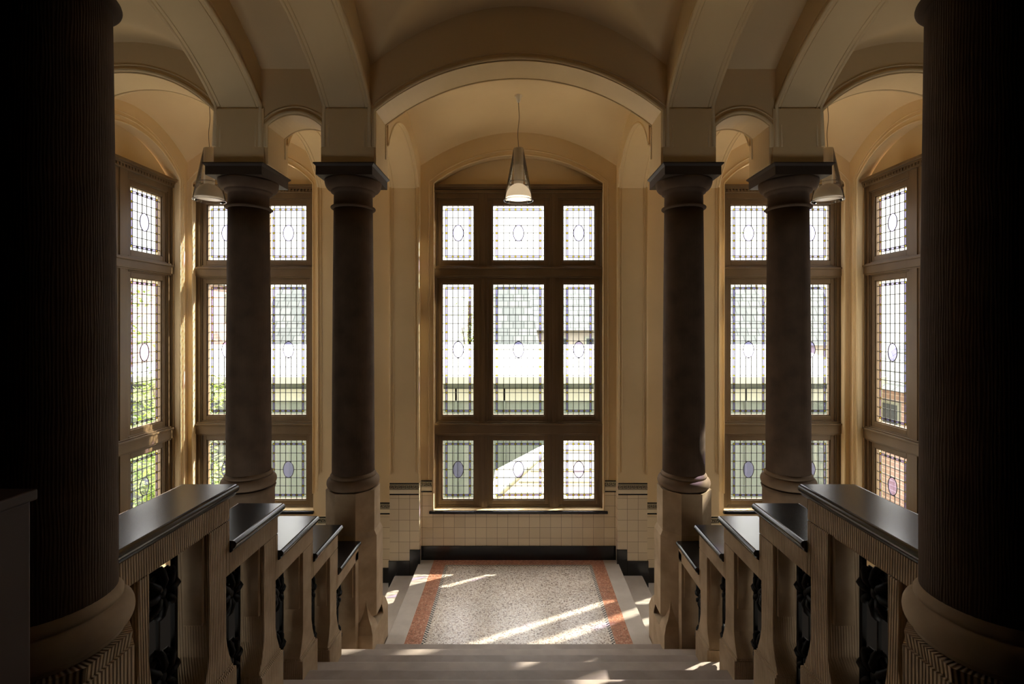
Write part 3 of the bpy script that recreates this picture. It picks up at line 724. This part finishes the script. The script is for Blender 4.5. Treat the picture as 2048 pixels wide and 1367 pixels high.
# upper pale storey behind
pb = empty('terrace_house', (4.5, 29.6, GZ)); tag(pb, 'pale rendered house with a broad slate roof beyond the workshop', 'building')
def house(root, wdt, dep, eave, ridge, wallm, roofm, gable=True, nwin=4, front=True):
    MB().prism([(-wdt/2, 0), (wdt/2, 0), (wdt/2, eave), (0, ridge), (-wdt/2, eave)] if gable else [(-wdt/2, 0), (wdt/2, 0), (wdt/2, eave), (-wdt/2, eave)], 0, dep, 'y').build('wall', wallm, root)
    if gable:
        r = MB()
        for e in (-1, 1):
            r.prism([(e*(wdt/2+0.25), eave-0.2), (0, ridge), (0, ridge+0.16), (e*(wdt/2+0.25), eave-0.04)], -0.3, dep+0.3, 'y')
        r.build('roof', roofm, root)
    else:
        MB().prism([(-0.35, eave-0.1), (dep/2, ridge), (dep+0.35, eave-0.1)], -wdt/2-0.3, wdt/2+0.3, 'x').build('roof', roofm, root)
    for k in range(nwin):
        x = -wdt/2+wdt*(k+0.5)/nwin
        fo = MB().box(x-0.5, x+0.5, -0.06, 0.02, eave-2.0, eave-0.5).build('window', M['fascia'], root)
        MB().box(x-0.40, x+0.40, -0.08, 0.0, eave-1.9, eave-0.6).build('pane', M['dark_pane'], fo)
ew = PX(0, 690, 27)[1]-GZ
house(pb, 10, 5, ew+0.9, PX(0, 575, 32)[1]-GZ, M['render'], M['slate'], False, 5)
for px, wdt, col, lab in ((575, 3.4, 'render', 'narrow slate roofed house seen through the light left of the near pair of columns'), (1015, 2.8, 'render', 'steep slate gabled house behind the workshop, seen in the middle window'),
                     (1500, 3.2, 'render', 'slate gabled house seen through the window right of the landing'), (1645, 2.8, 'render', 'small slate gabled house seen right of the outer right column')):
    x, _ = PX(px, 0, 24.5); hs = empty('slate_house', (x, 24.5, GZ)); tag(hs, lab, 'building')
    er = PX(0, 690, 24.5)[1]-GZ
    MB().box(-wdt/2, wdt/2, 0, 4, 0, er).build('wall', M['render'], hs)
    apex = PX(0, 568, 26.5)[1]-GZ; t = wdt*0.36
    r = MB(); i = 0
    r.v = [(-wdt/2-.2, -.2, er), (wdt/2+.2, -.2, er), (wdt/2+.2, 4.2, er), (-wdt/2-.2, 4.2, er), (-t, 2, apex), (t, 2, apex)]
    r.f = [(0, 1, 5, 4), (1, 2, 5), (2, 3, 4, 5), (3, 0, 4), (3, 2, 1, 0)]; r.mi = [0]*5; r.sm = [False]*5
    r.build('roof', M['slate'], hs)
# near lean-to with pale hipped roof below the middle window
nl = empty('garden_pavilion', (1.55, 11.0, GZ)); tag(nl, 'low building with a sunlit pale pitched roof just below the middle window', 'building')
az = PX(0, 862, 12.2)[1]-GZ; bz = PX(0, 1010, 11.0)[1]-GZ
MB().box(-2.0, 2.0, 0.15, 2.6, 0, bz).build('wall', M['render'], nl)
r = MB(); r.v = [(-2.2, 0, bz), (2.2, 0, bz), (2.2, 2.7, bz), (-2.2, 2.7, bz), (-0.25, 1.3, az), (0.4, 1.3, az)]
r.f = [(0, 1, 5, 4), (1, 2, 5), (2, 3, 4, 5), (3, 0, 4), (3, 2, 1, 0)]; r.mi = [0]*5; r.sm = [False]*5
r.build('roof', M['roof_zinc'], nl)
s_ = MB()
for k in range(1, 7):
    t = k/7; xl, xr_ = -2.2+1.95*t, 2.2-1.8*t; s_.tube([(xl+0.1, 1.3*t-0.01, bz+(az-bz)*t+0.01), (xr_-0.1, 1.3*t-0.01, bz+(az-bz)*t+0.01)], 0.018, 6)
s_.tube([(-2.2, -0.01, bz+0.02), (-0.25, 1.29, az+0.02)], 0.045, 8); s_.tube([(2.2, -0.01, bz+0.02), (0.4, 1.29, az+0.02)], 0.045, 8)
s_.build('roof_seam', M['fascia'], nl)
# brick buildings at the far left and right
lb = empty('brick_building', (-15.5, 20, GZ), math.radians(90)); tag(lb, 'pinkish brick building beyond the left side window', 'building')
house(lb, 17, 5, 8.8, 10.5, M['pink_brick'], M['slate'], False, 4)
rb = empty('brick_building', (12.5, 13.5, GZ), math.radians(-90)); tag(rb, 'pinkish building beyond the right side window', 'building')
house(rb, 9, 5, 4.6, 6.4, M['pink_brick'], M['slate'], False, 3)
# trees
def tree(x, y, z0, h, rad, label, n=2600, seed=1):
    rnd = random.Random(seed); t = empty('leafy_tree', (x, y, GZ)); tag(t, label, 'tree')
    hz = h*0.62; tr = MB(); tr.tube([(0, 0, 0), (0.05, 0.02, hz*0.5), (-0.04, 0.05, hz), (0.0, 0.0, h*0.85)], 0.09, 8)
    for k in range(7):
        a = rnd.uniform(0, 6.28); tr.tube([(0, 0, hz*(0.5+0.07*k)), (math.cos(a)*rad*0.45, math.sin(a)*rad*0.45, hz*(0.7+0.07*k)), (math.cos(a)*rad*0.75, math.sin(a)*rad*0.75, hz*(0.85+0.08*k))], 0.03, 6)
    tr.build('trunk', M['bark'], t)
    lf = MB(); cl = [(rnd.gauss(0, rad*0.42), rnd.gauss(0, rad*0.42), hz+rnd.gauss(0, h*0.17)) for _ in range(26)]
    for k in range(n):
        cx, cy, cz = rnd.choice(cl); p = Vector((cx+rnd.gauss(0, rad*0.2), cy+rnd.gauss(0, rad*0.2), cz+rnd.gauss(0, rad*0.2)))
        a, b_ = rnd.uniform(0, 6.28), rnd.uniform(-1, 1); d = Vector((math.cos(a), math.sin(a), b_)).normalized(); q = d.cross(Vector((0, 0, 1))).normalized()
        l, w2 = rnd.uniform(0.07, 0.14), rnd.uniform(0.03, 0.05)
        lf.quad(p, p+d*l*0.5+q*w2, p+d*l, p+d*l*0.5-q*w2)
    lf.build('foliage', M['leaf'], t)
tree(-7.0, 9.6, GZ, 5.2, 1.0, 'bright green tree close outside the left side window', 5000, 3)
tree(-8.6, 12.0, GZ, 6.6, 1.2, 'second green tree further out, seen in the left light of the left window', 3500, 4)
tree(17.0, 35, GZ, 12.2, 2.2, 'hazy green tree above the roofs, seen in the right window', 3000, 5)
tree(23.0, 36, GZ, 13.6, 2.4, 'tall tree right of the outer right column above the slate roofs', 3000, 6)
tree(-3.1, 31, GZ, 9.6, 1.6, 'pale green tree between the slate roofs in the left light of the middle window', 2000, 8)
